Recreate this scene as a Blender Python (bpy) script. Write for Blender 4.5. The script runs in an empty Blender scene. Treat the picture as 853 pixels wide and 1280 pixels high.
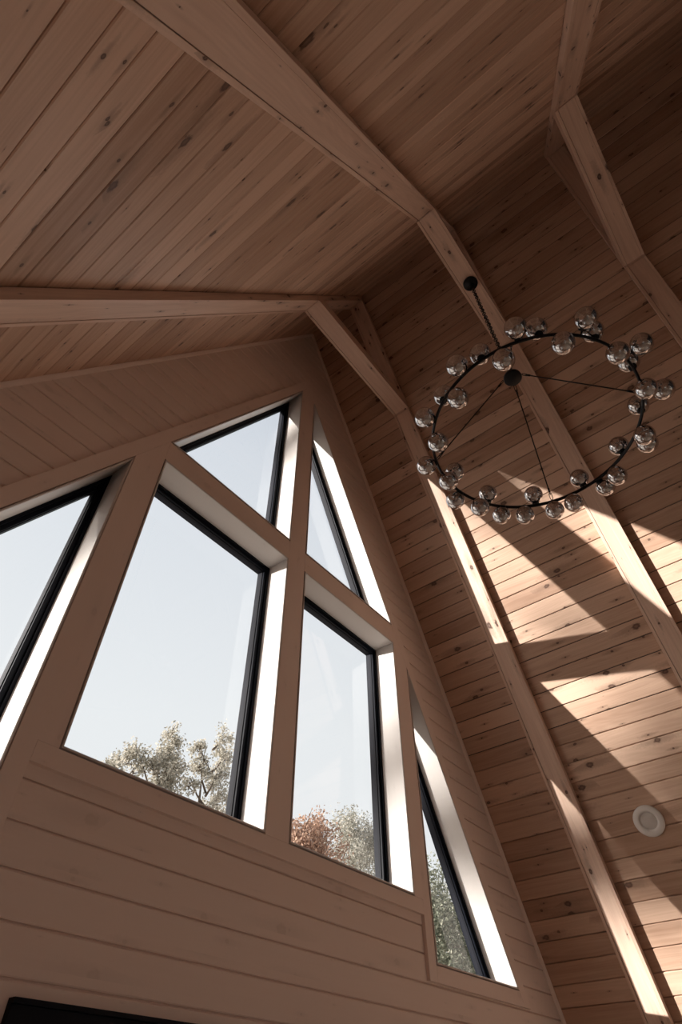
import bpy, math, random
import numpy as np
from mathutils import Vector, Matrix
random.seed(7)
COL = bpy.context.scene.collection
S = 1.9                      # survey unit -> metres
ZO = 1.7643                  # survey height 0 above the floor

# ------------------------------------------------------------------ camera
cam_d = bpy.data.cameras.new('camera')
cam = bpy.data.objects.new('camera', cam_d); COL.objects.link(cam)
cam_d.sensor_fit = 'VERTICAL'; cam_d.sensor_height = 36.0; cam_d.lens = 36.0*724.81/1280.0
cam_d.clip_start = 0.02; cam_d.clip_end = 500
R = ((0.6206444552458397, -0.7840810484949302, -0.004167680852220665),
     (0.5796190519959066, 0.4623679109343908, -0.6710124212721653),
     (0.5280551247132836, 0.41404447143906925, 0.7414343942216197))
M = Matrix(((R[0][0], -R[1][0], -R[2][0]), (R[0][1], -R[1][1], -R[2][1]), (R[0][2], -R[1][2], -R[2][2])))
cam.matrix_world = Matrix.Translation((-1.9674, -1.9, 1.8)) @ M.to_4x4()
bpy.context.scene.camera = cam

# ------------------------------------------------------------------ sky, sun, exposure
sc = bpy.context.scene
sc.view_settings.view_transform = 'Standard'
sc.view_settings.look = 'None'
sc.view_settings.gamma = 1.0
sc.view_settings.use_curve_mapping = False
sc.view_settings.exposure = 0.28
sc.cycles.max_bounces = 14
sc.cycles.diffuse_bounces = 8
sc.cycles.transparent_max_bounces = 24
sc.cycles.sample_clamp_indirect = 4.0
SKY = 0.91
SUN = 11.0
w = bpy.data.worlds.new('sky'); sc.world = w; w.use_nodes = True
nt = w.node_tree; nt.nodes.clear()
tc = nt.nodes.new('ShaderNodeTexCoord'); sp = nt.nodes.new('ShaderNodeSeparateXYZ')
cr = nt.nodes.new('ShaderNodeValToRGB'); bg = nt.nodes.new('ShaderNodeBackground'); wo = nt.nodes.new('ShaderNodeOutputWorld')
nt.links.new(tc.outputs['Generated'], sp.inputs[0]); nt.links.new(sp.outputs['Z'], cr.inputs[0])
e = cr.color_ramp.elements
e[0].position = 0.0; e[0].color = (0.84, 0.85, 0.855, 1)
e[1].position = 1.0; e[1].color = (0.50, 0.56, 0.68, 1)
m_ = e.new(0.45); m_.color = (0.82, 0.84, 0.855, 1)
m_ = e.new(0.80); m_.color = (0.70, 0.735, 0.79, 1)
# the sky is brighter round the low sun
dt = nt.nodes.new('ShaderNodeVectorMath'); dt.operation = 'DOT_PRODUCT'; nt.links.new(tc.outputs['Generated'], dt.inputs[0]); dt.inputs[1].default_value = (-0.727, 0.673, 0.135)
mxx = nt.nodes.new('ShaderNodeMath'); mxx.operation = 'MAXIMUM'; nt.links.new(dt.outputs['Value'], mxx.inputs[0]); mxx.inputs[1].default_value = 0
pw_ = nt.nodes.new('ShaderNodeMath'); pw_.operation = 'POWER'; nt.links.new(mxx.outputs[0], pw_.inputs[0]); pw_.inputs[1].default_value = 8
ml = nt.nodes.new('ShaderNodeMix'); ml.data_type = 'RGBA'; ml.blend_type = 'MIX'; nt.links.new(pw_.outputs[0], ml.inputs[0])
nt.links.new(cr.outputs[0], ml.inputs[6]); ml.inputs[7].default_value = (4.4, 3.75, 3.25, 1)
nt.links.new(ml.outputs[2], bg.inputs[0]); bg.inputs[1].default_value = SKY
nt.links.new(bg.outputs[0], wo.inputs[0])

SDIR = Vector((0.727, -0.673, -0.135)).normalized()
sd = bpy.data.lights.new('sun', 'SUN'); sd.energy = SUN; sd.angle = math.radians(0.6); sd.color = (1.0, 0.935, 0.865)
so = bpy.data.objects.new('sun', sd); COL.objects.link(so)
so.rotation_euler = SDIR.to_track_quat('-Z', 'Y').to_euler(); so.location = (-20, 18, 9)

# ------------------------------------------------------------------ materials
class N:
    def __init__(s, name):
        s.m = bpy.data.materials.new(name); s.m.use_nodes = True
        s.t = s.m.node_tree; s.t.nodes.clear()
        s.out = s.t.nodes.new('ShaderNodeOutputMaterial')
    def n(s, ty, **k):
        x = s.t.nodes.new(ty)
        for a, b in k.items(): setattr(x, a, b)
        return x
    def put(s, sock, v):
        if isinstance(v, bpy.types.NodeSocket): s.t.links.new(v, sock)
        elif v is not None: sock.default_value = v
    def math(s, op, a, b=None, c=None, clamp=False):
        x = s.n('ShaderNodeMath', operation=op, use_clamp=clamp)
        s.put(x.inputs[0], a); s.put(x.inputs[1], b)
        if c is not None: s.put(x.inputs[2], c)
        return x.outputs[0]
    def xyz(s, a, b, c):
        x = s.n('ShaderNodeCombineXYZ'); s.put(x.inputs[0], a); s.put(x.inputs[1], b); s.put(x.inputs[2], c); return x.outputs[0]
    def noise(s, vec, scale=1.0, detail=2.0, rough=0.5, dist=0.0):
        x = s.n('ShaderNodeTexNoise'); s.put(x.inputs['Vector'], vec); x.inputs['Scale'].default_value = scale
        x.inputs['Detail'].default_value = detail; x.inputs['Roughness'].default_value = rough; x.inputs['Distortion'].default_value = dist
        return x.outputs['Fac']
    def mix(s, f, a, b, mode='MIX'):
        x = s.n('ShaderNodeMix', data_type='RGBA', blend_type=mode)
        s.put(x.inputs[0], f); s.put(x.inputs[6], a); s.put(x.inputs[7], b); return x.outputs[2]
    def ramp(s, f, lo, hi, a=0.0, b=1.0):
        x = s.n('ShaderNodeMapRange', interpolation_type='SMOOTHSTEP'); s.put(x.inputs[0], f)
        x.inputs[1].default_value = lo; x.inputs[2].default_value = hi; x.inputs[3].default_value = a; x.inputs[4].default_value = b
        return x.outputs[0]
    def bsdf(s, col, rough=0.5, metal=0.0, bump=None, bs=0.2, bd=0.002, spec=0.5):
        x = s.n('ShaderNodeBsdfPrincipled'); s.put(x.inputs['Base Color'], col); s.put(x.inputs['Roughness'], rough)
        x.inputs['Metallic'].default_value = metal; x.inputs['Specular IOR Level'].default_value = spec
        if bump is not None:
            b = s.n('ShaderNodeBump'); b.inputs['Strength'].default_value = bs; b.inputs['Distance'].default_value = bd
            s.put(b.inputs['Height'], bump); s.t.links.new(b.outputs[0], x.inputs['Normal'])
        s.t.links.new(x.outputs[0], s.out.inputs[0]); return x

def wood(name, pitch, pale, deep, knotc=(0.075, 0.035, 0.024, 1), contrast=1.0, knots=1.0, paint=0.0, variation=0.5, rough=0.5):
    k = N(name)
    uv = k.n('ShaderNodeUVMap'); sx = k.n('ShaderNodeSeparateXYZ'); k.put(sx.inputs[0], uv.outputs[0])
    u, v = sx.outputs[0], sx.outputs[1]
    pid = k.math('FLOOR', k.math('DIVIDE', v, pitch))
    wn = k.n('ShaderNodeTexWhiteNoise', noise_dimensions='1D'); k.put(wn.inputs['W'], pid)
    rs = k.n('ShaderNodeSeparateColor'); k.put(rs.inputs[0], wn.outputs['Color'])
    r1, r2 = rs.outputs[0], rs.outputs[1]
    u2 = k.math('MULTIPLY_ADD', r1, 37.0, u)
    zz = k.math('MULTIPLY', r2, 90.0)
    # knots: real-space distance to a sparse random point
    def knot(sx_, sy_, thr, amp, sq, seedz):
        vs = k.xyz(k.math('MULTIPLY_ADD', u2, sx_, seedz), k.math('MULTIPLY', v, sy_), 0.0)
        vo = k.n('ShaderNodeTexVoronoi', voronoi_dimensions='2D'); k.put(vo.inputs['Vector'], vs); vo.inputs['Scale'].default_value = 1.0
        ps = k.n('ShaderNodeSeparateXYZ'); k.put(ps.inputs[0], vo.outputs['Position'])
        vc = k.n('ShaderNodeSeparateColor'); k.put(vc.inputs[0], vo.outputs['Color'])
        du = k.math('MULTIPLY', k.math('SUBTRACT', k.math('DIVIDE', k.math('SUBTRACT', ps.outputs[0], seedz), sx_), u2), sq)
        dv = k.math('SUBTRACT', k.math('DIVIDE', ps.outputs[1], sy_), v)
        d = k.math('SQRT', k.math('ADD', k.math('MULTIPLY', du, du), k.math('MULTIPLY', dv, dv)))
        tail = k.math('SQRT', k.math('ADD', k.math('MULTIPLY', k.math('MULTIPLY', du, 0.28), k.math('MULTIPLY', du, 0.28)), k.math('MULTIPLY', dv, dv)))
        wf = k.math('MULTIPLY_ADD', wob, 1.3, 0.35)
        rad = k.math('MULTIPLY_ADD', k.math('MAXIMUM', k.math('SUBTRACT', vc.outputs[0], thr), 0.0), amp, 0.0001)
        return k.math('DIVIDE', k.math('MULTIPLY', d, wf), rad), k.math('DIVIDE', k.math('MULTIPLY', tail, wf), rad)
    wob = k.noise(k.xyz(k.math('MULTIPLY', u, 55), k.math('MULTIPLY', v, 75), 0.0), 1.0, 3, 0.6)
    relA, tailA = knot(2.3, 9.0, 0.50, 0.041, 0.62, 0.0)
    relB, tailB = knot(4.5, 15.0, 0.66, 0.024, 0.75, 31.0)
    rel = k.math('MINIMUM', relA, relB); tail = k.math('MINIMUM', tailA, tailB)
    core = k.ramp(rel, 1.15, 0.6); halo = k.ramp(tail, 2.4, 0.5)
    # grain
    bend = k.math('MULTIPLY', k.ramp(relA, 3.5, 0.6), 0.010)
    vg = k.math('ADD', v, bend)
    g1 = k.noise(k.xyz(k.math('MULTIPLY', u2, 1.1), k.math('MULTIPLY', vg, 34), zz), 1.0, 4, 0.55, 0.8)
    g2 = k.noise(k.xyz(k.math('MULTIPLY', u2, 4.0), k.math('MULTIPLY', vg, 260), zz), 1.0, 2, 0.6)
    lowf = k.noise(k.xyz(k.math('MULTIPLY', u2, 0.8), k.math('MULTIPLY', v, 7), zz), 1.0, 2)
    rg = k.math('SINE', k.math('MULTIPLY', k.math('MULTIPLY_ADD', lowf, 0.30, vg), 300))
    blot = k.noise(k.xyz(k.math('MULTIPLY', u2, 2.2), k.math('MULTIPLY', v, 14), zz), 1.0, 3)
    g = k.math('MULTIPLY_ADD', k.math('SUBTRACT', g1, 0.5), 0.85 * contrast, 0.42)
    g = k.math('MULTIPLY_ADD', rg, 0.055 * contrast, g)
    g = k.math('MULTIPLY_ADD', k.math('SUBTRACT', g2, 0.5), 0.22 * contrast, g)
    g = k.math('MULTIPLY_ADD', k.math('SUBTRACT', blot, 0.5), 0.45 * contrast, g)
    g = k.math('MULTIPLY_ADD', k.math('SUBTRACT', r1, 0.5), variation, g, True)
    col = k.mix(g, pale, deep)
    col = k.mix(k.math('MULTIPLY', halo, 0.42 * knots), col, tuple(c*0.5 for c in deep[:3]) + (1,))
    edge = k.math('MULTIPLY', core, k.ramp(rel, 0.1, 0.7, 0.75, 1.0))
    col = k.mix(k.math('MULTIPLY', edge, min(1.0, 0.90 * knots)), col, knotc)
    if paint > 0:
        col = k.mix(paint, col, pale)
    k.bsdf(col, rough, bump=g, bs=0.10, bd=0.001, spec=0.35)
    return k.m

PINE_A, PINE_B = (0.66, 0.46, 0.345, 1), (0.39, 0.24, 0.165, 1)
M_CEIL = wood('pine_planks', 0.0633*S, PINE_A, PINE_B, variation=0.95)
M_BEAM = wood('pine_beam', 5.0, (0.76, 0.56, 0.445, 1), (0.56, 0.375, 0.285, 1), variation=0.35, knots=1.15, contrast=1.5)
PAINT = (0.87, 0.745, 0.68, 1)
M_SIDE = wood('painted_shiplap', 0.0628*S, PAINT, (0.82, 0.68, 0.61, 1), knotc=(0.5, 0.4, 0.33, 1), contrast=0.5, knots=0.28, variation=0.3, rough=0.55)
M_TRIM = wood('painted_trim', 5.0, (0.88, 0.755, 0.69, 1), (0.84, 0.70, 0.63, 1), knotc=(0.36, 0.25, 0.2, 1), contrast=0.35, knots=0.15, variation=0.1, rough=0.5)
M_LINER = wood('painted_jamb', 5.0, (0.64, 0.61, 0.59, 1), (0.60, 0.56, 0.53, 1), knotc=(0.4, 0.3, 0.25, 1), contrast=0.35, knots=0.1, variation=0.1, rough=0.45)
M_FLOOR = wood('oak_floor', 0.14, (0.74, 0.62, 0.50, 1), (0.64, 0.50, 0.38, 1), variation=0.5, rough=0.4)

def simple(name, col, rough=0.5, metal=0.0, nscale=None, namt=0.1, spec=0.5):
    k = N(name)
    if nscale:
        t = k.n('ShaderNodeTexCoord'); f = k.noise(t.outputs['Object'], nscale, 3)
        dark = tuple(c*(1-namt*2) for c in col[:3]) + (1,); c = k.mix(f, col, dark)
        k.bsdf(c, rough, metal, bump=f, bs=0.1, spec=spec)
    else: k.bsdf(col, rough, metal, spec=spec)
    return k.m
M_BLACK = simple('black_window_frame', (0.006, 0.008, 0.014, 1), 0.5, 0.0, 30, 0.1, spec=0.12)
M_METAL = simple('matte_black_metal', (0.012, 0.012, 0.014, 1), 0.42, 0.6, 40, 0.1)
M_SEAL = simple('dark_glazing_seal', (0.012, 0.013, 0.018, 1), 0.6, 0.0, 30, 0.05, spec=0.12)
M_WHITE = simple('white_plastic', (0.74, 0.71, 0.68, 1), 0.45, 0.0, 20, 0.03)
M_DIFF = simple('frosted_diffuser', (0.60, 0.57, 0.54, 1), 0.6, 0.0, 60, 0.04)
M_CHAR = simple('charcoal_absorber', (0.045, 0.042, 0.042, 1), 0.7, 0.0, 12, 0.1)  # dark tone that soaks up light on the added loft slab and wall
M_ROOF = simple('roof_shingle', (0.08, 0.08, 0.085, 1), 0.8, 0.0, 8, 0.2)
M_EXT = simple('exterior_cladding', (0.07, 0.06, 0.055, 1), 0.7, 0.0, 6, 0.2)
M_GRASS = simple('pale_gravel', (0.66, 0.57, 0.49, 1), 0.9, 0.0, 0.6, 0.08)
M_BARK = simple('bark', (0.16, 0.12, 0.09, 1), 0.9, 0.0, 6, 0.3)

def glass_mat():
    k = N('window_glass'); tr = k.n('ShaderNodeBsdfTransparent'); tr.inputs[0].default_value = (0.93, 0.945, 0.95, 1)
    gl = k.n('ShaderNodeBsdfGlossy'); gl.inputs['Roughness'].default_value = 0.01
    fr = k.n('ShaderNodeFresnel'); fr.inputs[0].default_value = 1.45
    tcn = k.n('ShaderNodeTexCoord'); nz = k.noise(tcn.outputs['Object'], 1.2, 2)
    f = k.math('MULTIPLY', fr.outputs[0], k.math('MULTIPLY_ADD', nz, 0.2, 0.75))
    mx = k.n('ShaderNodeMixShader'); k.put(mx.inputs[0], f)
    k.t.links.new(tr.outputs[0], mx.inputs[1]); k.t.links.new(gl.outputs[0], mx.inputs[2]); k.t.links.new(mx.outputs[0], k.out.inputs[0])
    return k.m
M_GLASS = glass_mat()
def smoke_mat():
    k = N('smoked_mirror_glass'); tr = k.n('ShaderNodeBsdfTransparent'); tr.inputs[0].default_value = (0.46, 0.44, 0.45, 1)
    gl = k.n('ShaderNodeBsdfGlossy'); gl.inputs['Roughness'].default_value = 0.0; gl.inputs[0].default_value = (0.85, 0.84, 0.84, 1)
    fr = k.n('ShaderNodeLayerWeight'); fr.inputs[0].default_value = 0.35
    tcn = k.n('ShaderNodeTexCoord'); nz = k.noise(tcn.outputs['Object'], 9, 2)
    f = k.math('MULTIPLY_ADD', fr.outputs['Facing'], 0.35, k.math('MULTIPLY_ADD', nz, 0.06, 0.54))
    mx = k.n('ShaderNodeMixShader'); k.put(mx.inputs[0], f)
    k.t.links.new(tr.outputs[0], mx.inputs[1]); k.t.links.new(gl.outputs[0], mx.inputs[2]); k.t.links.new(mx.outputs[0], k.out.inputs[0])
    return k.m
M_SMOKE = smoke_mat()
def leaf_mat(name, a, b):
    k = N(name)
    g = k.n('ShaderNodeNewGeometry'); c = k.mix(g.outputs['Random Per Island'], a, b)
    d = k.n('ShaderNodeBsdfDiffuse'); k.put(d.inputs[0], c); t = k.n('ShaderNodeBsdfTranslucent'); k.put(t.inputs[0], c)
    mx = k.n('ShaderNodeMixShader'); mx.inputs[0].default_value = 0.4
    k.t.links.new(d.outputs[0], mx.inputs[1]); k.t.links.new(t.outputs[0], mx.inputs[2]); k.t.links.new(mx.outputs[0], k.out.inputs[0])
    return k.m
M_LEAF_P = leaf_mat('pale_green_leaf', (0.64, 0.60, 0.52, 1), (0.24, 0.23, 0.19, 1))  # leaf tones lightened, window glare put into the colour
M_LEAF_R = leaf_mat('rust_leaf', (0.62, 0.42, 0.31, 1), (0.25, 0.165, 0.13, 1))
M_LEAF_G = leaf_mat('grey_green_leaf', (0.52, 0.49, 0.43, 1), (0.21, 0.21, 0.175, 1))
M_LEAF_D = leaf_mat('dark_green_leaf', (0.36, 0.36, 0.28, 1), (0.13, 0.15, 0.11, 1))

# ------------------------------------------------------------------ mesh helpers
def V(*a): return Vector(a)
class MB:
    """vertices, faces and per-corner UVs of ONE mesh object"""
    def __init__(s): s.v = []; s.f = []; s.uv = []; s.sm = []
    def face(s, pts, grain=Vector((1, 0, 0)), off=(0, 0), smooth=False):
        b = len(s.v); s.v += [tuple(p) for p in pts]; s.f.append(tuple(range(b, b+len(pts))))
        n = Vector((0, 0, 0))
        for i in range(len(pts)): n += Vector(pts[i]).cross(Vector(pts[(i+1) % len(pts)]))
        n = n.normalized() if n.length > 1e-12 else Vector((0, 0, 1))
        g = Vector(grain).normalized(); c = n.cross(g)
        if c.length < 0.3: g = n.orthogonal().normalized(); c = n.cross(g)
        c.normalize()
        s.uv.append([(Vector(p).dot(g)+off[0], Vector(p).dot(c)+off[1]) for p in pts]); s.sm.append(smooth)
    def prism(s, poly, ext, grain, off=None):
        if off is None: off = (random.uniform(0, 9), 5.0*random.randint(1, 60)+2.5)
        poly = [Vector(p) for p in poly]; ext = Vector(ext)
        n = Vector((0, 0, 0))
        for i in range(len(poly)): n += poly[i].cross(poly[(i+1) % len(poly)])
        if n.dot(ext) > 0: poly = poly[::-1]
        s.face(poly, grain, off); q = [p+ext for p in poly]; s.face(q[::-1], grain, off)
        for i in range(len(poly)):
            j = (i+1) % len(poly); s.face([poly[j], poly[i], q[i], q[j]], grain, off)
    def box(s, lo, hi, grain=(1, 0, 0), off=None):
        x0, y0, z0 = lo; x1, y1, z1 = hi
        s.prism([(x0, y0, z0), (x1, y0, z0), (x1, y0, z1), (x0, y0, z1)], (0, y1-y0, 0), grain, off)
    def tube(s, path, rad, seg=8, closed=False, caps=True):
        path = [Vector(p) for p in path]; n = len(path); rings = []
        r = rad if isinstance(rad, (list, tuple)) else [rad]*n
        up = None
        for i, p in enumerate(path):
            a = path[(i-1) % n] if (closed or i > 0) else p; b = path[(i+1) % n] if (closed or i < n-1) else p
            t = (b-a).normalized()
            if up is None: up = t.orthogonal().normalized()
            up = (up - t*up.dot(t)).normalized(); w_ = t.cross(up)
            rings.append([p+(up*math.cos(2*math.pi*k/seg)+w_*math.sin(2*math.pi*k/seg))*r[i] for k in range(seg)])
        base = len(s.v)
        for rg in rings: s.v += [tuple(q) for q in rg]
        for i in range(n if closed else n-1):
            for k in range(seg):
                a = base+i*seg+k; b = base+i*seg+(k+1) % seg; c = base+((i+1) % n)*seg+(k+1) % seg; d = base+((i+1) % n)*seg+k
                s.f.append((a, b, c, d)); s.uv.append([(0, 0)]*4); s.sm.append(True)
        if caps and not closed:
            s.f.append(tuple(base+k for k in range(seg))[::-1]); s.uv.append([(0, 0)]*seg); s.sm.append(False)
            s.f.append(tuple(base+(n-1)*seg+k for k in range(seg))); s.uv.append([(0, 0)]*seg); s.sm.append(False)
    def lathe(s, prof, seg, mat=Matrix.Identity(4)):
        base = len(s.v); m = len(prof)
        for r, z in prof:
            for k in range(seg):
                a = 2*math.pi*k/seg; s.v.append(tuple(mat @ Vector((r*math.cos(a), r*math.sin(a), z))))
        for i in range(m-1):
            for k in range(seg):
                s.f.append((base+i*seg+k, base+i*seg+(k+1) % seg, base+(i+1)*seg+(k+1) % seg, base+(i+1)*seg+k))
                s.uv.append([(0, 0)]*4); s.sm.append(True)
    def build(s, name, mat, parent=None, origin=None, bevel=0, weld=False):
        me = bpy.data.meshes.new(name)
        o3 = Vector(origin) if origin is not None else Vector((0, 0, 0))
        me.from_pydata([tuple(Vector(p)-o3) for p in s.v], [], s.f)
        ul = me.uv_layers.new(name='UVMap'); flat = [c for f in s.uv for p in f for c in p]
        ul.data.foreach_set('uv', flat); me.polygons.foreach_set('use_smooth', s.sm)
        me.materials.append(mat); me.update()
        if weld or bevel:
            import bmesh
            bm = bmesh.new(); bm.from_mesh(me); bmesh.ops.remove_doubles(bm, verts=bm.verts, dist=1e-5)
            bmesh.ops.recalc_face_normals(bm, faces=bm.faces); bm.to_mesh(me); bm.free()
        o = bpy.data.objects.new(name, me); COL.objects.link(o); o.location = o3
        if parent is not None: o.parent = parent; o.location = o3 - parent_loc(parent)
        if bevel:
            b = o.modifiers.new('bevel', 'BEVEL'); b.width = bevel; b.segments = 2; b.limit_method = 'ANGLE'
        return o
def parent_loc(p):
    l = Vector(p.location)
    while p.parent is not None: p = p.parent; l += Vector(p.location)
    return l
def tag(o, label=None, cat=None, group=None, kind=None):
    if label: o['label'] = label
    if cat: o['category'] = cat
    if group: o['group'] = group
    if kind: o['kind'] = kind
    return o
def empty(name, loc):
    o = bpy.data.objects.new(name, None); COL.objects.link(o); o.location = loc; o.empty_display_size = 0.1; return o
def P(x, z, y=0.0): return Vector((x*S, y*S, z*S+ZO))     # survey point on the gable wall -> metres

# ------------------------------------------------------------------ survey numbers
CM, CZ = 1.9256, 3.0900          # ceiling slope and ridge height
RB = 3.0300                      # underside of the rafters at the ridge line
WM, WZ = 1.8937, 2.4774          # slope of the window tops
H, W2, FX = 0.0466, 0.5573, 0.652
ZS, ZB, ZT, ZF = 0.5042, 1.3334, 1.4275, 0.3615
BACK = -11.0/S
FLZ = -ZO/S                      # floor in survey units
def top(x): return WZ-WM*abs(x)
OPEN = {
 'BL': [(-W2, ZS), (-H, ZS), (-H, ZB), (-W2, ZB)],
 'BR': [(H, ZS), (W2, ZS), (W2, ZB), (H, ZB)],
 'TL': [(-(WZ-ZT)/WM, ZT), (-H, ZT), (-H, top(H))],
 'TR': [(H, ZT), ((WZ-ZT)/WM, ZT), (H, top(H))],
 'FL': [(-(WZ-ZF)/WM, ZF), (-FX, ZF), (-FX, top(FX))],
 'FR': [(FX, ZF), ((WZ-ZF)/WM, ZF), (FX, top(FX))],
}
DOOR = [(-0.503, FLZ+0.01), (0.503, FLZ+0.01), (0.503, 0.160), (-0.503, 0.160)]

# ------------------------------------------------------------------ gable wall siding (scanline trapezoids round the openings)
def offset_poly(poly, d):
    n = len(poly); A = sum(poly[i][0]*poly[(i+1) % n][1]-poly[(i+1) % n][0]*poly[i][1] for i in range(n)); sg = 1 if A > 0 else -1
    L = []
    for i in range(n):
        a, b = Vector(poly[i]), Vector(poly[(i+1) % n]); t = (b-a).normalized(); nn = Vector((t.y, -t.x))*sg
        L.append((a+nn*d, t))
    out = []
    for i in range(n):
        p, t = L[i-1]; q, u = L[i]; den = t.x*u.y-t.y*u.x
        k = ((q.x-p.x)*u.y-(q.y-p.y)*u.x)/den; out.append((p.x+t.x*k, p.y+t.y*k))
    return out
def cross_x(poly, z):
    xs = []
    for i in range(len(poly)):
        (x0, z0), (x1, z1) = poly[i], poly[(i+1) % len(poly)]
        if (z0 <= z < z1) or (z1 <= z < z0): xs.append(x0+(x1-x0)*(z-z0)/(z1-z0))
    return sorted(xs)
def slab_wall(levels_y, outline, holes):
    """levels_y: sorted [(z, y)] profile; returns MB of the front skin"""
    mb = MB(); zs = sorted(set([z for z, _ in levels_y] + [z for h in holes for _, z in h] + [z for _, z in outline]))
    zmin, zmax = min(z for _, z in outline), max(z for _, z in outline)
    zs = [z for z in zs if zmin-1e-9 <= z <= zmax+1e-9]
    zz = [a for a, _ in levels_y]; yy = [b for _, b in levels_y]
    for a, b in zip(zs[:-1], zs[1:]):
        if b-a < 1e-7: continue
        e_ = (b-a)*1e-4; za, zb = a+e_, b-e_
        XA = cross_x(outline, za); XB = cross_x(outline, zb)
        for h in holes: XA += cross_x(h, za); XB += cross_x(h, zb)
        XA.sort(); XB.sort()
        if len(XA) != len(XB): continue
        ya = float(np.interp(a, zz, yy)); yb = float(np.interp(b, zz, yy))
        for i in range(0, len(XA)-1, 2):
            if XA[i+1]-XA[i] < 1e-6 and XB[i+1]-XB[i] < 1e-6: continue
            mb.face([P(XA[i], a, ya), P(XA[i+1], a, ya), P(XB[i+1], b, yb), P(XB[i], b, yb)], (1, 0, 0), (0, 40*0.0628*S))
    return mb
def merge_holes(names):
    return [offset_poly(OPEN[k], 0.004) for k in names]
PW = 0.0628
prof = []
k0 = 0.3118
i = math.floor((FLZ-k0)/PW)-1
g = 0.0017
while k0+i*PW < CZ+0.1:
    z = k0+i*PW
    prof += [(z-0.0036, 0.012), (z-g, 0.0135), (z-g+1e-5, 0.0190), (z+g-1e-5, 0.0190), (z+g, 0.0135), (z+0.0036, 0.012)]
    i += 1
outline = [((CZ-FLZ)/-CM, FLZ), ((CZ-FLZ)/CM, FLZ), (0, CZ)]
door_hole = offset_poly(DOOR, 0.0)
wl = slab_wall(prof, outline, merge_holes(OPEN)+[door_hole]).build('wall_front', M_SIDE)
tag(wl, kind='structure')
sh = MB()                                                 # the wall's outer skin and thickness
ob = slab_wall([(FLZ-1, 0.125), (CZ+1, 0.125)], outline, merge_holes(OPEN)+[door_hole])
tag(ob.build('wall_exterior', M_EXT), kind='structure')
mid = slab_wall([(FLZ-1, 0.03), (CZ+1, 0.03)], outline, merge_holes(OPEN)+[door_hole])
tag(mid.build('wall_core', M_EXT), kind='structure')

# ------------------------------------------------------------------ trim boards on the gable wall
GAPT = 0.0072                                             # liner edge + shadow gap
tn = 0
def trim(poly, grain, thick=0.0125, y=0.0018):
    global tn
    tn += 1
    mb = MB(); mb.prism([P(x, z, y) for x, z in poly], (0, thick*S, 0), grain)
    return tag(mb.build('trim_%d' % tn, M_TRIM, bevel=0.0016), kind='structure')
TO = 0.0465                                               # outer width of sloping trim
sec = math.sqrt(1+WM*WM)
oz = WZ+TO*sec                                            # apex of the outer edge of the slope boards
iz = WZ+GAPT*sec
sl = Vector((1, 0, -WM))
def slope_board(sg):
    xb = (oz-(ZF-0.0445))/WM
    xi = (iz-(ZF-GAPT))/WM
    zb = ZF-0.0445
    poly = [(0, oz), (0, iz)] + [((iz-zb)/WM, zb), (xb, zb)]
    trim([(sg*x, z) for x, z in poly], (sg*1, 0, -WM))
for sg in (-1, 1): slope_board(sg)
cx_ = H-GAPT
trim([(-cx_, ZS-GAPT), (cx_, ZS-GAPT), (cx_, iz-WM*cx_), (0, iz), (-cx_, iz-WM*cx_)], (0, 0, 1))
for sg in (-1, 1):
    # transom, mullion, sill and low board of each side
    a, b = H-GAPT, (iz-(ZT-GAPT))/WM
    trim([(sg*a, ZB+GAPT), (sg*(W2+GAPT), ZB+GAPT), (sg*(W2+GAPT), min(ZT-GAPT, iz-WM*(W2+GAPT))), (sg*b, ZT-GAPT), (sg*a, ZT-GAPT)], (1, 0, 0))
    m0, m1 = W2+GAPT, FX-GAPT
    trim([(sg*m0, ZS-GAPT), (sg*0.606, ZS-GAPT), (sg*0.606, ZF-0.0445), (sg*m1, ZF-0.0445), (sg*m1, iz-WM*m1), (sg*m0, iz-WM*m0)], (0, 0, 1))
    trim([(sg*m1, ZF-GAPT), (sg*m1, ZF-0.0445), (sg*(iz-(ZF-0.0445))/WM, ZF-0.0445), (sg*(iz-(ZF-GAPT))/WM, ZF-GAPT)], (1, 0, 0))
trim([(-0.606, ZS-GAPT), (0.606, ZS-GAPT), (0.606, 0.4614), (-0.606, 0.4614)], (1, 0, 0))
# bead where the gable wall meets the slopes
for sg in (-1, 1):
    n2 = Vector((sg*CM, 0, 1)).normalized()
    a = P(0, CZ); b = P(sg*(CZ-FLZ)/CM, FLZ)
    q0 = V(0, 0.012*S, 0)
    mb = MB()
    pr = [q0, q0-n2*0.020, q0-n2*0.017+V(0, -0.011, 0), q0-n2*0.008+V(0, -0.018, 0), q0+V(0, -0.020, 0)]
    mb.prism([a+p for p in pr], b-a, (b-a).normalized())
    tn += 1
    tag(mb.build('trim_%d' % tn, M_TRIM), kind='structure')

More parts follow.
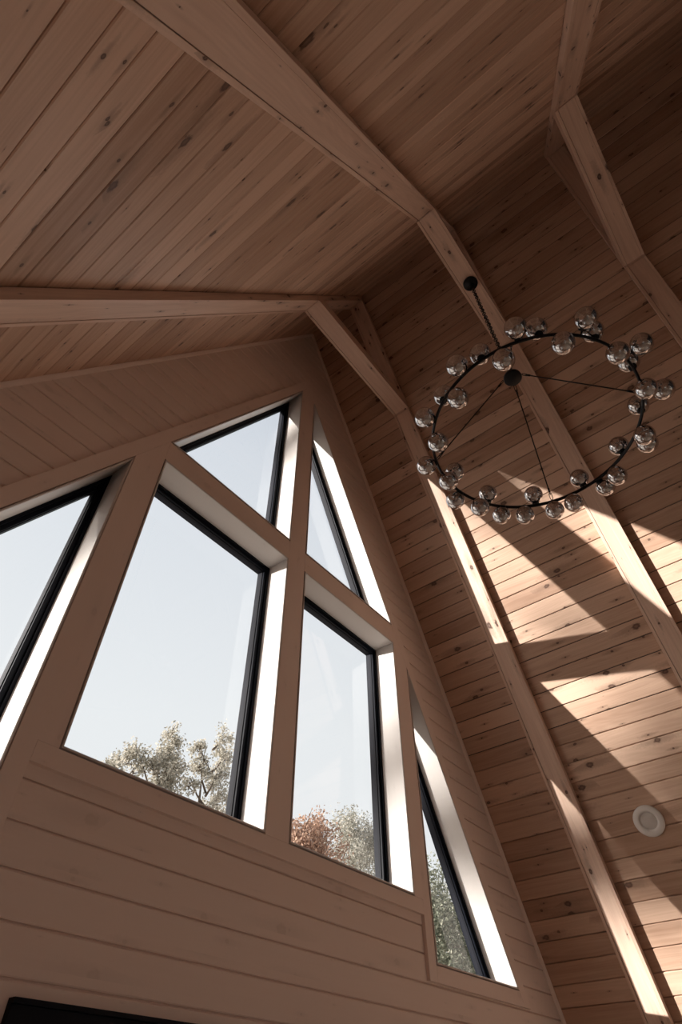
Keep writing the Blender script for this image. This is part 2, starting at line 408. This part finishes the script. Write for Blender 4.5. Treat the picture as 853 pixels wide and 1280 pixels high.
# ------------------------------------------------------------------ windows
def make_window(n, key, frame_y=0.080):
    poly = OPEN[key]; cx = sum(p[0] for p in poly)/len(poly); cz = sum(p[1] for p in poly)/len(poly)
    root = tag(empty('window_%d' % n, P(cx, cz, 0.06)), kind='structure')
    outer = offset_poly(poly, 0.0045)
    ln = MB(); y0, y1 = 0.0, 0.111
    N_ = len(poly)
    for i in range(N_):
        j = (i+1) % N_
        a, b, c, d = poly[i], poly[j], outer[j], outer[i]
        gdir = (b[0]-a[0], 0, b[1]-a[1])
        bev = offset_poly(poly, 0.0016)
        e0, e1 = bev[i], bev[j]
        off = (random.uniform(0, 9), 5.0*random.randint(1, 50)+2.5)
        ln.face([P(a[0], a[1], y0+0.0016), P(b[0], b[1], y0+0.0016), P(b[0], b[1], y1), P(a[0], a[1], y1)], gdir, off)
        ln.face([P(e0[0], e0[1], y0), P(e1[0], e1[1], y0), P(b[0], b[1], y0+0.0016), P(a[0], a[1], y0+0.0016)], gdir, off)
        ln.face([P(d[0], d[1], y0), P(c[0], c[1], y0), P(e1[0], e1[1], y0), P(e0[0], e0[1], y0)], gdir, off)
        ln.face([P(d[0], d[1], y1), P(c[0], c[1], y1), P(c[0], c[1], y0), P(d[0], d[1], y0)], gdir, off)
    ln.build('window_jamb', M_LINER, root)
    def ring(mb, po, pi, ya, yb):
        for i in range(N_):
            j = (i+1) % N_
            A, B, C_, D = po[i], po[j], pi[j], pi[i]
            mb.face([P(A[0], A[1], ya), P(B[0], B[1], ya), P(C_[0], C_[1], ya), P(D[0], D[1], ya)])
            mb.face([P(D[0], D[1], ya), P(C_[0], C_[1], ya), P(C_[0], C_[1], yb), P(D[0], D[1], yb)])
            mb.face([P(A[0], A[1], yb), P(B[0], B[1], yb), P(C_[0], C_[1], yb), P(D[0], D[1], yb)])
    fr = MB(); p0 = offset_poly(poly, 0.001); p1 = offset_poly(poly, -0.0075); p2 = offset_poly(poly, -0.0180); p3 = offset_poly(poly, -0.0200)
    ring(fr, p0, p1, frame_y, 0.118)
    ring(fr, p1, p2, frame_y+0.006, 0.116)
    f = fr.build('window_frame', M_BLACK, root)
    se = MB(); ring(se, offset_poly(poly, -0.0165), p3, frame_y+0.0125, 0.112)
    se.build('glazing_seal', M_SEAL, f)
    gp = offset_poly(poly, -0.017)
    gl = MB(); gl.prism([P(x, z, 0.1000) for x, z in gp], (0, 0.003, 0), (1, 0, 0))
    g_ = MB(); g_.face([P(x, z, 0.1000) for x, z in gp]); g_.build('pane', M_GLASS, root)
    return root
for n, key in enumerate(['BL', 'BR', 'TL', 'TR', 'FL', 'FR'], 1): make_window(n, key)

# patio door under the windows (only its black head shows)
dr = tag(empty('door_1', P(0, FLZ, 0.02)), kind='structure')
mb = MB()
x0, x1, z0, z1 = -0.503, 0.503, FLZ+0.01, 0.160
def rect(mb, xa, xb, za, zb, ya, yb): mb.box(tuple(P(xa, za, ya)), tuple(P(xb, zb, yb)))
rect(mb, x0, x1, z1-0.03, z1, 0.0, 0.11); rect(mb, x0, x0+0.03, z0, z1-0.03, 0.0, 0.11); rect(mb, x1-0.03, x1, z0, z1-0.03, 0.0, 0.11)
rect(mb, x0+0.03, x1-0.03, z0, z0+0.02, 0.0, 0.11)
mb.build('door_frame', M_BLACK, dr, bevel=0.003)
mb = MB(); rect(mb, x0, x1, z1-0.0005, z1+0.006, -0.004, 0.02); mb.build('drip_strip', M_BLACK, dr, bevel=0.001)
for a, b, yy in ((x0+0.03, 0.02, 0.03), (-0.02, x1-0.03, 0.06)):
    mb = MB(); t = 0.04
    rect(mb, a, b, z1-0.03-t, z1-0.03, yy, yy+0.022); rect(mb, a, b, z0+0.02, z0+0.02+t, yy, yy+0.022)
    rect(mb, a, a+t, z0+0.02+t, z1-0.03-t, yy, yy+0.022); rect(mb, b-t, b, z0+0.02+t, z1-0.03-t, yy, yy+0.022)
    lf = mb.build('door_sash', M_BLACK, dr, bevel=0.002)
    mb = MB(); mb.face([P(a+t, z0+0.02+t, yy+0.011), P(b-t, z0+0.02+t, yy+0.011), P(b-t, z1-0.03-t, yy+0.011), P(a+t, z1-0.03-t, yy+0.011)])
    mb.build('pane', M_GLASS, lf)

# ------------------------------------------------------------------ sloping plank ceilings
PZ = 0.0633
# unseen low windows added in the slopes to brighten the room: y0, y1, z0, z1
SWS = {-1: (-4.6, -3.0, 0.45, 1.9), 1: (-5.6, -1.5, 0.30, 2.25)}
def ceiling(sg, name):
    SW = SWS[sg]; mb = MB(); d = Vector((sg, 0, -CM)).normalized(); n = Vector((-sg*CM, 0, -1)).normalized()   # n points into the room
    ridge = P(0, CZ); L = math.sqrt(1+CM*CM)*(CZ-FLZ)/CM*S
    s0 = (math.sqrt(1+CM*CM)*(CZ-1.1266)/CM) % PZ
    y0, y1 = BACK*S, 0.02*S; t = (s0-PZ)*S; cut = []
    prof = [(0.0, 0.0)]
    while t < L:
        for a, dd in ((t-0.0055, 0.0), (t-0.0025, 0.0030), (t-0.0024, 0.0120), (t+0.0024, 0.0120), (t+0.0025, 0.0030), (t+0.0055, 0.0)):
            if 0 < a < L: prof.append((a, dd))
        t += PZ*S
    prof.append((L, 0.0))
    base = s0*S
    for (a, da), (b, db) in zip(prof[:-1], prof[1:]):
        A = ridge+d*a-n*da; B = ridge+d*b-n*db
        shift = (200 if sg > 0 else 400)*PZ*S - base + PZ*S
        spans = [(y0, y1)]
        if SW[2] < (A.z+B.z)/2 < SW[3]: spans = [(y0, SW[0]), (SW[1], y1)]
        for p0, p1 in spans:
            pts = [V(A.x, p0, A.z), V(B.x, p0, B.z), V(B.x, p1, B.z), V(A.x, p1, A.z)]
            if sg < 0: pts = pts[::-1]
            bi = len(mb.v); mb.v += [tuple(p) for p in pts]; mb.f.append((bi, bi+1, bi+2, bi+3)); mb.sm.append(False)
            uvs = [(p0, a+shift), (p0, b+shift), (p1, b+shift), (p1, a+shift)]
            mb.uv.append(uvs if sg > 0 else uvs[::-1])
    return tag(mb.build(name, M_CEIL), kind='structure')
ceiling(1, 'ceiling'); ceiling(-1, 'ceiling')
# roof deck above
for sg in (-1, 1):
    d = Vector((sg, 0, -CM)).normalized(); n = Vector((sg*CM, 0, 1)).normalized()
    a = P(0, CZ)+n*0.02+V(0, 0.14*S, 0); a.x = 0
    b = P(sg*(CZ-FLZ)/CM, FLZ)+n*0.02+d*0.3+V(0, 0.14*S, 0)
    mb = MB(); yb_ = BACK*S-0.4
    def band(pa, pb, top_, ya, yb2):
        q_ = V(0, ya, pa.z+0.2*math.sqrt(1+CM*CM)) if top_ else pa+n*0.2+V(0, ya-pa.y, 0)
        mb.prism([V(pa.x, ya, pa.z), V(pb.x, ya, pb.z), V(pb.x, ya, pb.z)+n*0.2, q_], (0, yb2-ya, 0), (0, 1, 0))
    SW = SWS[sg]
    at_z = lambda z: a+(b-a)*((z-a.z)/(b.z-a.z))
    h1, h0 = at_z(SW[3]), at_z(SW[2])
    band(a, h1, True, a.y, yb_); band(h0, b, False, a.y, yb_); band(h1, h0, False, a.y, SW[1]); band(h1, h0, False, SW[0], yb_)
    tag(mb.build('roof', M_ROOF), kind='structure')
    # frame and pane of the added low side window
    rt = tag(empty('window_%d' % (9 if sg < 0 else 10), (sg*(CZ-((SW[2]+SW[3])/2-ZO)/S)/CM*S, (SW[0]+SW[1])/2, (SW[2]+SW[3])/2)), kind='structure')
    nl = Vector((sg*CM, 0, 1)).normalized()
    def on_l(y, z): return V(sg*(CZ-(z-ZO)/S)/CM*S, y, z)
    mb = MB(); c4 = [(SW[0], SW[2]), (SW[1], SW[2]), (SW[1], SW[3]), (SW[0], SW[3])]; i4 = [(SW[0]+.08, SW[2]+.08), (SW[1]-.08, SW[2]+.08), (SW[1]-.08, SW[3]-.08), (SW[0]+.08, SW[3]-.08)]
    for i in range(4):
        j = (i+1) % 4
        mb.prism([on_l(*c4[i]), on_l(*c4[j]), on_l(*i4[j]), on_l(*i4[i])], nl*0.12, (0, 1, 0))
    f = mb.build('window_frame', M_BLACK, rt)
    mb = MB(); mb.face([on_l(*p)+nl*0.06 for p in i4]); mb.build('pane', M_GLASS, f)
# floor
hw = (CZ-FLZ)/CM*S
mb = MB(); mb.face([(-hw, BACK*S, 0), (hw, BACK*S, 0), (hw, 0.12*S, 0), (-hw, 0.12*S, 0)], (0, 1, 0)); tag(mb.build('floor', M_FLOOR), kind='structure')
# unseen loft slab added at the rear to darken the upper back ceiling
lz = (3.2-ZO)/S; lw = (CZ-lz)/CM*S-0.02
mb = MB(); mb.box((-lw, BACK*S, 3.0), (lw, -5.6, 3.2), (0, 1, 0)); tag(mb.build('floor', M_CHAR), kind='structure')
# unseen charcoal wall added above the loft slab to absorb light
mb = MB(); zt_ = (CZ-lz)*S
mb.prism([V(-lw, -5.9, 3.2), V(lw, -5.9, 3.2), V(0, -5.9, 3.2+zt_-0.03)], (0, -0.12, 0), (1, 0, 0)); tag(mb.build('wall_loft_absorber', M_CHAR), kind='structure')
# back gable behind the camera, with unseen windows added for more daylight
bh = [[(-1.2, FLZ+0.05), (-0.06, FLZ+0.05), (-0.06, 0.35), (-1.2, 0.35)], [(0.06, FLZ+0.05), (1.2, FLZ+0.05), (1.2, 0.35), (0.06, 0.35)]]
bw = slab_wall([(FLZ-1, 0), (CZ+1, 0)], outline, bh)
bw.v = [(x, y+BACK*S, z) for x, y, z in bw.v]
tag(bw.build('wall_back', M_SIDE), kind='structure')
for q, h_ in enumerate(bh):
    rt = tag(empty('window_%d' % (7+q), P((h_[0][0]+h_[1][0])/2, 0, BACK)), kind='structure')
    mb = MB(); po, pi = h_, offset_poly(h_, -0.03)
    for i in range(4):
        j = (i+1) % 4
        mb.prism([P(*po[i], BACK+0.01), P(*po[j], BACK+0.01), P(*pi[j], BACK+0.01), P(*pi[i], BACK+0.01)], (0, -0.05*S, 0), (1, 0, 0))
    f = mb.build('window_frame', M_BLACK, rt)
    mb = MB(); mb.face([P(*p, BACK-0.01) for p in pi]); mb.build('pane', M_GLASS, f)

# ------------------------------------------------------------------ rafter frames (A-frames with a collar tie)
FP = 0.5633; FY = [-0.2975-FP*i for i in range(5)]
BW = 0.0800; XK, ZK = 0.3327, 2.3980
cs = math.sqrt(1+CM*CM)
def beam(root, name, A, B, A2, B2, yc, grain, open_at=()):
    """A,B: underside ends; A2,B2: upper ends, all (x,z). Cased beam: side boards flush round a set-in underside."""
    n_ = Vector((A2[0]-A[0]+B2[0]-B[0], A2[1]-A[1]+B2[1]-B[1])).normalized()
    hw_ = BW/2; st = 0.0100; gap = 0.0012; rec = 0.0012
    rt = MB()
    ins = lambda p: (p[0]+n_.x*rec, p[1]+n_.y*rec)
    a, b = ins(A), ins(B)
    rt.prism([P(*a, yc-hw_+st+0.0004), P(*b, yc-hw_+st+0.0004), P(*B2, yc-hw_+st+0.0004), P(*A2, yc-hw_+st+0.0004)], (0, (BW-2*st-gap-0.0004)*S, 0), grain)
    core = rt.build(name, M_BEAM, root, bevel=0.001)
    for ya in (yc-hw_, yc+hw_-st):
        mb = MB(); mb.prism([P(*A, ya), P(*B, ya), P(*B2, ya), P(*A2, ya)], (0, st*S, 0), grain)
        mb.build('side_board', M_BEAM, core, bevel=0.0012)
    return core
FLAB = ['cased pine rafter frame with collar tie nearest the gable windows', 'cased pine rafter frame whose collar tie carries the globe chandelier',
        'dim cased pine rafter frame farthest from the windows, toward the upper right corner']
for k, yc in enumerate(FY[:3]):
    root = tag(empty('rafter_frame', P(0, FLZ, yc)), FLAB[k], 'roof frame', 'pine rafter frames under the ceiling')
    zf = FLZ+0.004
    jt = 0.0008
    for sg in (-1, 1):
        # lower leg up to the collar joint, then the upper leg to the ridge
        gr = (sg*1, 0, -CM)
        xk = XK
        off = 0.0
        def bot(x): return RB-CM*x
        def tp(x): return CZ-CM*x
        zc = ZK
        x_low = (RB-zf)/CM; x_lt = (CZ-zf)/CM-0.003
        beam(root, 'rafter', (sg*xk, bot(xk)), (sg*x_low, zf), (sg*(xk+0.0), tp(xk)-0.006), (sg*((CZ-0.006-zf)/CM), zf), yc, gr)
        beam(root, 'upper_rafter', (sg*0.0006, bot(0.0006)), (sg*(xk-0.0015), bot(xk-0.0015)), (sg*0.0006, tp(0.0006)-0.006), (sg*(xk-0.0015), tp(xk-0.0015)-0.006), yc, gr)
    ct = 0.060
    xb = (RB-ZK)/CM; xt = (RB-ZK-ct)/CM
    beam(root, 'collar_tie', (-xb+jt, ZK), (xb-jt, ZK), (-xt+jt, ZK+ct), (xt-jt, ZK+ct), yc, (1, 0, 0))

# ------------------------------------------------------------------ chandelier
CY = -0.866
RC = P(0, 1.337, -0.863); RRAD = 0.278*S; GR = 0.052
GL = [(-0.5551, -1.8177, 4.334), (-0.4708, -1.8889, 4.373), (-0.5194, -1.6218, 4.3727), (-0.503, -1.7065, 4.2393), (-0.5614, -1.51, 4.3289), (-0.4338, -1.366, 4.3715), (-0.4549, -1.4393, 4.2436), (-0.4162, -1.2329, 4.3185), (-0.2981, -1.2262, 4.2385), (-0.1648, -1.079, 4.2985), (0.0091, -1.1617, 4.3513), (-0.0429, -1.1348, 4.2396), (0.1313, -1.079, 4.28), (0.2821, -1.2231, 4.3683), (0.227, -1.1747, 4.237), (0.392, -1.2312, 4.2721), (0.4563, -1.4267, 4.3685), (0.4417, -1.3459, 4.2363), (0.5111, -1.4951, 4.2362), (0.5275, -1.6018, 4.236), (0.5047, -1.6862, 4.3697), (0.5779, -1.7834, 4.2923), (0.4874, -1.8645, 4.2366), (0.4275, -1.9452, 4.3732), (0.316, -2.0703, 4.2363), (0.4009, -2.0669, 4.264), (0.2362, -2.1193, 4.373), (0.0541, -2.1683, 4.2361), (0.1426, -2.2371, 4.2764), (-0.2109, -2.1304, 4.2365), (-0.0362, -2.167, 4.3731), (-0.1354, -2.24, 4.3072), (-0.4111, -1.9552, 4.2368), (-0.4002, -2.0887, 4.3309), (-0.2953, -2.0894, 4.3724)]
hubz = 1.620; canz = ZK
ch = tag(empty('chandelier', P(0, canz, CY)), 'black ring chandelier with smoked glass globes hanging by a chain from the collar tie', 'chandelier')
mb = MB()
# ring: flat oval tube
sect = []
for k in range(12):
    a = 2*math.pi*k/12; sect.append((0.0075*math.cos(a), 0.0105*math.sin(a)))
base = 0; SEG = 128
for i in range(SEG):
    a = 2*math.pi*i/SEG
    for r_, z_ in sect: mb.v.append((RC.x+(RRAD+r_)*math.cos(a), RC.y+(RRAD+r_)*math.sin(a), RC.z+z_))
for i in range(SEG):
    for k in range(12):
        mb.f.append((i*12+k, ((i+1) % SEG)*12+k, ((i+1) % SEG)*12+(k+1) % 12, i*12+(k+1) % 12)); mb.uv.append([(0, 0)]*4); mb.sm.append(True)
ring_o = mb.build('ring', M_METAL, ch)
mb = MB(); T = Matrix.Translation(P(0, canz, CY))
mb.lathe([(0.0005, 0.0), (0.052, 0.0), (0.055, -0.004), (0.055, -0.018), (0.050, -0.023), (0.014, -0.026), (0.010, -0.034), (0.0005, -0.035)], 40, T)
mb.build('ceiling_canopy', M_METAL, ch, weld=True)
hp = P(0, hubz, CY); T = Matrix.Translation(hp)
mb = MB(); mb.lathe([(0.0005, 0.055), (0.010, 0.055), (0.012, 0.030), (0.040, 0.026), (0.050, 0.020), (0.052, 0.0), (0.048, -0.004), (0.0005, -0.004)], 40, T)
hub = mb.build('hub', M_METAL, ch, weld=True)
# chain
def link(mb, p, d, side, ln=0.040, wd=0.013, r=0.0032):
    d = d.normalized(); side = (side-d*side.dot(d)).normalized(); pts = []
    for k in range(16):
        a = 2*math.pi*k/16; ca, sa = math.cos(a), math.sin(a)
        pts.append(p+d*(ca*wd+(ln/2-wd)*(1 if ca > 0 else -1 if ca < -1e-6 else 0))+side*(sa*wd*0.8))
    mb.tube(pts, r, 6, closed=True)
mb = MB(); zt = (P(0, canz, CY)).z-0.036; zb_ = hp.z+0.06; z = zt; q = 0
while z > zb_:
    link(mb, V(hp.x, hp.y, z-0.014), V(0, 0, 1), V(1, 0, 0) if q % 2 else V(0, 1, 0)); z -= 0.0290; q += 1
mb.build('chain', M_METAL, ch)
mb = MB(); pts = []
nk = 60
for k in range(nk+1):
    t = k/nk; a = t*nk*0.55
    pts.append(V(hp.x+0.006*math.cos(a), hp.y+0.006*math.sin(a), zt+(zb_-0.01-zt)*t))
mb.tube(pts, 0.0018, 6); mb.build('power_cord', M_METAL, ch)
for ang in (107, 15, -76, -166):
    a = math.radians(ang); u_ = V(math.cos(a), math.sin(a), 0)
    A = hp+u_*0.055+V(0, 0, 0.008); B = RC+u_*(RRAD-0.006)+V(0, 0, 0.012); D = (B-A).normalized()
    mb = MB(); mb.tube([A+D*0.045, B-D*0.055], 0.0034, 8)
    side = D.cross(u_) if D.cross(u_).length > .1 else V(1, 0, 0)
    for s_ in (A+D*0.045, B-D*0.055): mb.tube([s_-D*0.012, s_+D*0.012], 0.0055, 8)
    rod = mb.build('support_rod', M_METAL, ch)
    for lp, ls, ll, lw in ((A+D*0.020, side, 0.040, 0.008), (A+D*0.042, u_, 0.03, 0.007), (B-D*0.018, side, 0.042, 0.009), (B-D*0.042, u_, 0.03, 0.007)):
        mb = MB(); link(mb, lp, D, ls, ll, lw, 0.0022); mb.build('hook_link', M_METAL, rod)
# globes: one shared mesh each, copied
NK = math.asin(0.017/GR)
def globe_mesh():
    mb = MB(); pr = []
    for k in range(29):
        a = NK+(math.pi-NK)*k/28; pr.append((max(GR*math.sin(a), 0.0003), GR*math.cos(a)))
    mb.lathe(pr, 40); return mb
g0 = None
for gx, gy, gz in GL:
    c = V(gx, gy, gz); dv = V(gx-RC.x, gy-RC.y, 0); ap = RC+dv.normalized()*RRAD
    ax = (ap-c).normalized(); q = ax.to_track_quat('Z', 'Y').to_matrix().to_4x4(); dist = (ap-c).length
    Tm = Matrix.Translation(c) @ q
    if g0 is None:
        g0 = globe_mesh().build('globe', M_SMOKE, ch, weld=True); gm = g0.data
        sm = MB(); sm.lathe([(0.0004, GR+0.004), (0.019, GR+0.004), (0.0195, GR-0.006), (0.015, GR-0.010), (0.0135, GR-0.030), (0.011, GR-0.034), (0.0004, GR-0.034)], 20)
        s0_ = sm.build('socket', M_METAL, g0, weld=True)
        bb = MB(); pr = [(0.0003+0.011*math.sin(a_)*(1 if k_ else 1), GR-0.050+0.018*math.cos(a_)) for k_, a_ in enumerate([math.pi*j/12 for j in range(13)])]
        bb.lathe(pr, 16); b0_ = bb.build('bulb', M_METAL, g0, weld=True)
        go, so_, bo = g0, s0_, b0_
    else:
        go = g0.copy(); COL.objects.link(go); so_ = s0_.copy(); COL.objects.link(so_); so_.parent = go; bo = b0_.copy(); COL.objects.link(bo); bo.parent = go
    go.parent = ch; go.matrix_local = Matrix.Translation(-Vector(ch.location)) @ Tm
    so_.matrix_local = Matrix.Identity(4); bo.matrix_local = Matrix.Identity(4)
    st = MB(); st.tube([c+ax*(GR+0.002), ap], 0.0048, 8)
    st.build('stem', M_METAL, ch)

# ------------------------------------------------------------------ recessed light in the right slope
n_in = Vector((-CM, 0, -1)).normalized()
cl = Vector((1.2127*S, -0.5301*S, 0)); cl.z = (CZ-CM*1.2127)*S+ZO
ql = n_in.to_track_quat('Z', 'Y').to_matrix().to_4x4(); Tl = Matrix.Translation(cl) @ ql
dl = tag(empty('downlight', cl), 'round white recessed downlight set in the right plank slope', 'ceiling light')
mb = MB(); ro = 0.048*S
mb.lathe([(ro, 0.0), (ro, 0.005), (ro-0.004, 0.009), (ro*0.66, 0.012), (ro*0.60, 0.010), (ro*0.56, 0.002), (ro*0.50, -0.0002)], 48, Tl)
mb.build('trim_ring', M_WHITE, dl, weld=True)
mb = MB(); mb.lathe([(0.0005, 0.0025), (ro*0.50, 0.0025), (ro*0.53, 0.0015)], 48, Tl); mb.build('diffuser', M_DIFF, dl, weld=True)

# ------------------------------------------------------------------ outside
mb = MB(); nG = 24
for i in range(nG):
    for j in range(nG):
        xa, xb = -120+i*10, -110+i*10; ya, yb = -80+j*9, -71+j*9
        mb.face([(xa, ya, -0.5), (xb, ya, -0.5), (xb, yb, -0.5), (xa, yb, -0.5)])
tag(mb.build('ground', M_GRASS), kind='structure')
def tree(x, y, lobes, mat, n, size, label, seed, name='leafy_tree', group='trees outside the gable windows'):
    rnd = np.random.RandomState(seed)
    root = tag(empty(name, (x, y, -0.5)), label, 'tree', group)
    ztop = max(l[2]+l[3]*0.3 for l in lobes)
    mb = MB(); mb.tube([V(x, y, -0.5), V(x+.1, y, ztop*.35), V(x-.05, y+.1, ztop*.7), V(x+lobes[0][0]*.6, y, ztop*.92)], [0.22, 0.14, 0.06, 0.012], 10)
    for l in lobes:
        zz_ = max(1.5, l[2]-l[3]*1.6)
        mb.tube([V(x, y, zz_), V(x+l[0]*.5, y+l[1]*.5, (zz_+l[2])/2), V(x+l[0], y+l[1], l[2]+l[3]*.6)], [0.045, 0.03, 0.008], 6)
        for q in range(7):
            dd = rnd.normal(size=3); dd /= np.linalg.norm(dd)
            s_ = V(x+l[0], y+l[1], l[2]-l[3]*rnd.uniform(-.3, .6)); mb.tube([s_, s_+V(*(dd*np.array(l[3])*[.8, .8, .7]))], [0.022, 0.006], 5)
    mb.build('trunk', M_BARK, root)
    # leaves: small tilted quads clumped in each lobe
    wts = np.array([l[3]**2 for l in lobes]); wts = wts/wts.sum(); PP = []
    for l, wt in zip(lobes, wts):
        ncl = max(7, int(26*l[3])); cc = rnd.normal(size=(ncl, 3)); cc /= np.linalg.norm(cc, axis=1)[:, None]; cc *= rnd.uniform(.35, 1, (ncl, 1))*l[3]*np.array([1, 1, l[4]])
        m = int(n*wt); idx = rnd.randint(0, ncl, m)
        PP.append(cc[idx]+rnd.normal(size=(m, 3))*(0.05+l[3]*0.12)+np.array([x+l[0], y+l[1], l[2]]))
    PP = np.concatenate(PP); m = len(PP)
    a = rnd.normal(size=(m, 3)); a /= np.linalg.norm(a, axis=1)[:, None]
    c_ = np.cross(a, rnd.normal(size=(m, 3))); c_ /= np.linalg.norm(c_, axis=1)[:, None]
    sz = size*rnd.uniform(.6, 1.3, (m, 1)); a *= sz; c_ *= sz*.55
    vs = np.stack([PP-a, PP+c_, PP+a, PP-c_], 1).reshape(-1, 3).tolist()
    fs = np.arange(m*4).reshape(-1, 4).tolist()
    me = bpy.data.meshes.new('foliage'); me.from_pydata(vs, [], fs); me.materials.append(mat)
    o = bpy.data.objects.new('foliage', me); COL.objects.link(o); o.parent = root; o.location = -Vector(root.location)
    return root
# (dx, dy, z, radius, height factor)
tree(9.2, 14, [(-.15, 0, 11.25, .34, 1.4), (-.1, 0, 10.6, .55, 1.0), (.35, .1, 10.3, .4, 1.0), (-1.15, .1, 9.95, .6, .8), (-.5, 0, 10.0, .45, .8), (.1, 0, 9.6, .6, .8), (0, 0, 8.2, .8, 1.2), (0, 0, 6.0, .9, 1.4)], M_LEAF_P, 10500, .052, 'tall pale green tree with a pointed top, centre of the large square window', 1)
tree(8.6, 16.6, [(.2, 0, 10.75, .45, .8), (-.3, 0, 10.3, .5, .8), (0, 0, 8.6, .7, 1.5), (0, 0, 6.0, .8, 2)], M_LEAF_P, 5500, .052, 'small pale treetop just showing at the left end of the sill', 2)
tree(11.3, 14.5, [(-.6, 0, 11.4, .30, 1.5), (-.5, 0, 10.8, .42, 1), (-.75, 0, 10.2, .3, 1), (.55, .2, 12.3, .40, 1.5), (.65, 0, 11.5, .45, 1.1), (.35, 0, 10.7, .42, 1.1), (.6, 0, 10.0, .5, 1), (.1, 0, 9.4, .5, 1), (0, 0, 7.8, .8, 1.4), (0, 0, 5.6, .8, 1.8)], M_LEAF_P, 10500, .052, 'slender pale green tree with two tops beside the black window frame', 3)
tree(15.9, 14, [(0, 0, 9.7, 1.25, 1.0), (-1.2, 0, 9.0, 1.2, 1), (1.2, .2, 9.6, 1.1, 1), (0, 0, 7.6, 2.0, 1), (0, 0, 5.6, 2.2, 1)], M_LEAF_R, 26000, .068, 'rust brown autumn tree in the narrower right window', 4)
tree(28.3, 20.5, [(-.3, 0, 14.6, 1.5, 1.0), (-1.5, 0, 13.6, 1.7, 1.1), (1.2, 0, 13.8, 1.8, 1.1), (0, 0, 11.0, 2.2, 1.1), (0, 0, 7.0, 2.2, 1.2)], M_LEAF_G, 26000, .068, 'grey green tree beside the rust brown one', 5)
tree(26.0, 15, [(0, 0, 9.2, 2.2, 1), (-2, 0, 8.0, 2.2, 1), (1.5, .3, 8.6, 2.4, 1), (0, 0, 5.2, 3, 1)], M_LEAF_D, 30000, .08, 'dark green tree low in the narrow slanted right window', 6)
tree(39.9, 19.85, [(0, 0, 11.8, 3, 1), (-1.9, 0, 10, 3, 1), (2.2, .4, 10.3, 3, 1), (0, 0, 6, 3.6, 1)], M_LEAF_G, 26000, .08, 'greyish tree behind the dark one in the slanted right window', 7)
# tree toward the sun, out of frame, dappling the light that comes in
tree(-30.0, 28, [(-.16, -.18, 11.28, .26, 1.1), (.13, .15, 10.22, .15, .8), (.24, .26, 9.25, .42, .7), (.68, .72, 8.85, .38, .7), (.1, .1, 9.75, .14, .8), (-.7, -.8, 9.3, .6, .8), (.3, .3, 7.3, 1.4, .6), (-3, -2.5, 8.0, 2.0, .8), (3.2, 2.8, 7.6, 2.0, .8), (0, 0, 5.0, 3.0, .9)], M_LEAF_D, 17000, .13, 'sparse tree standing toward the low sun', 8, group='trees toward the sun')
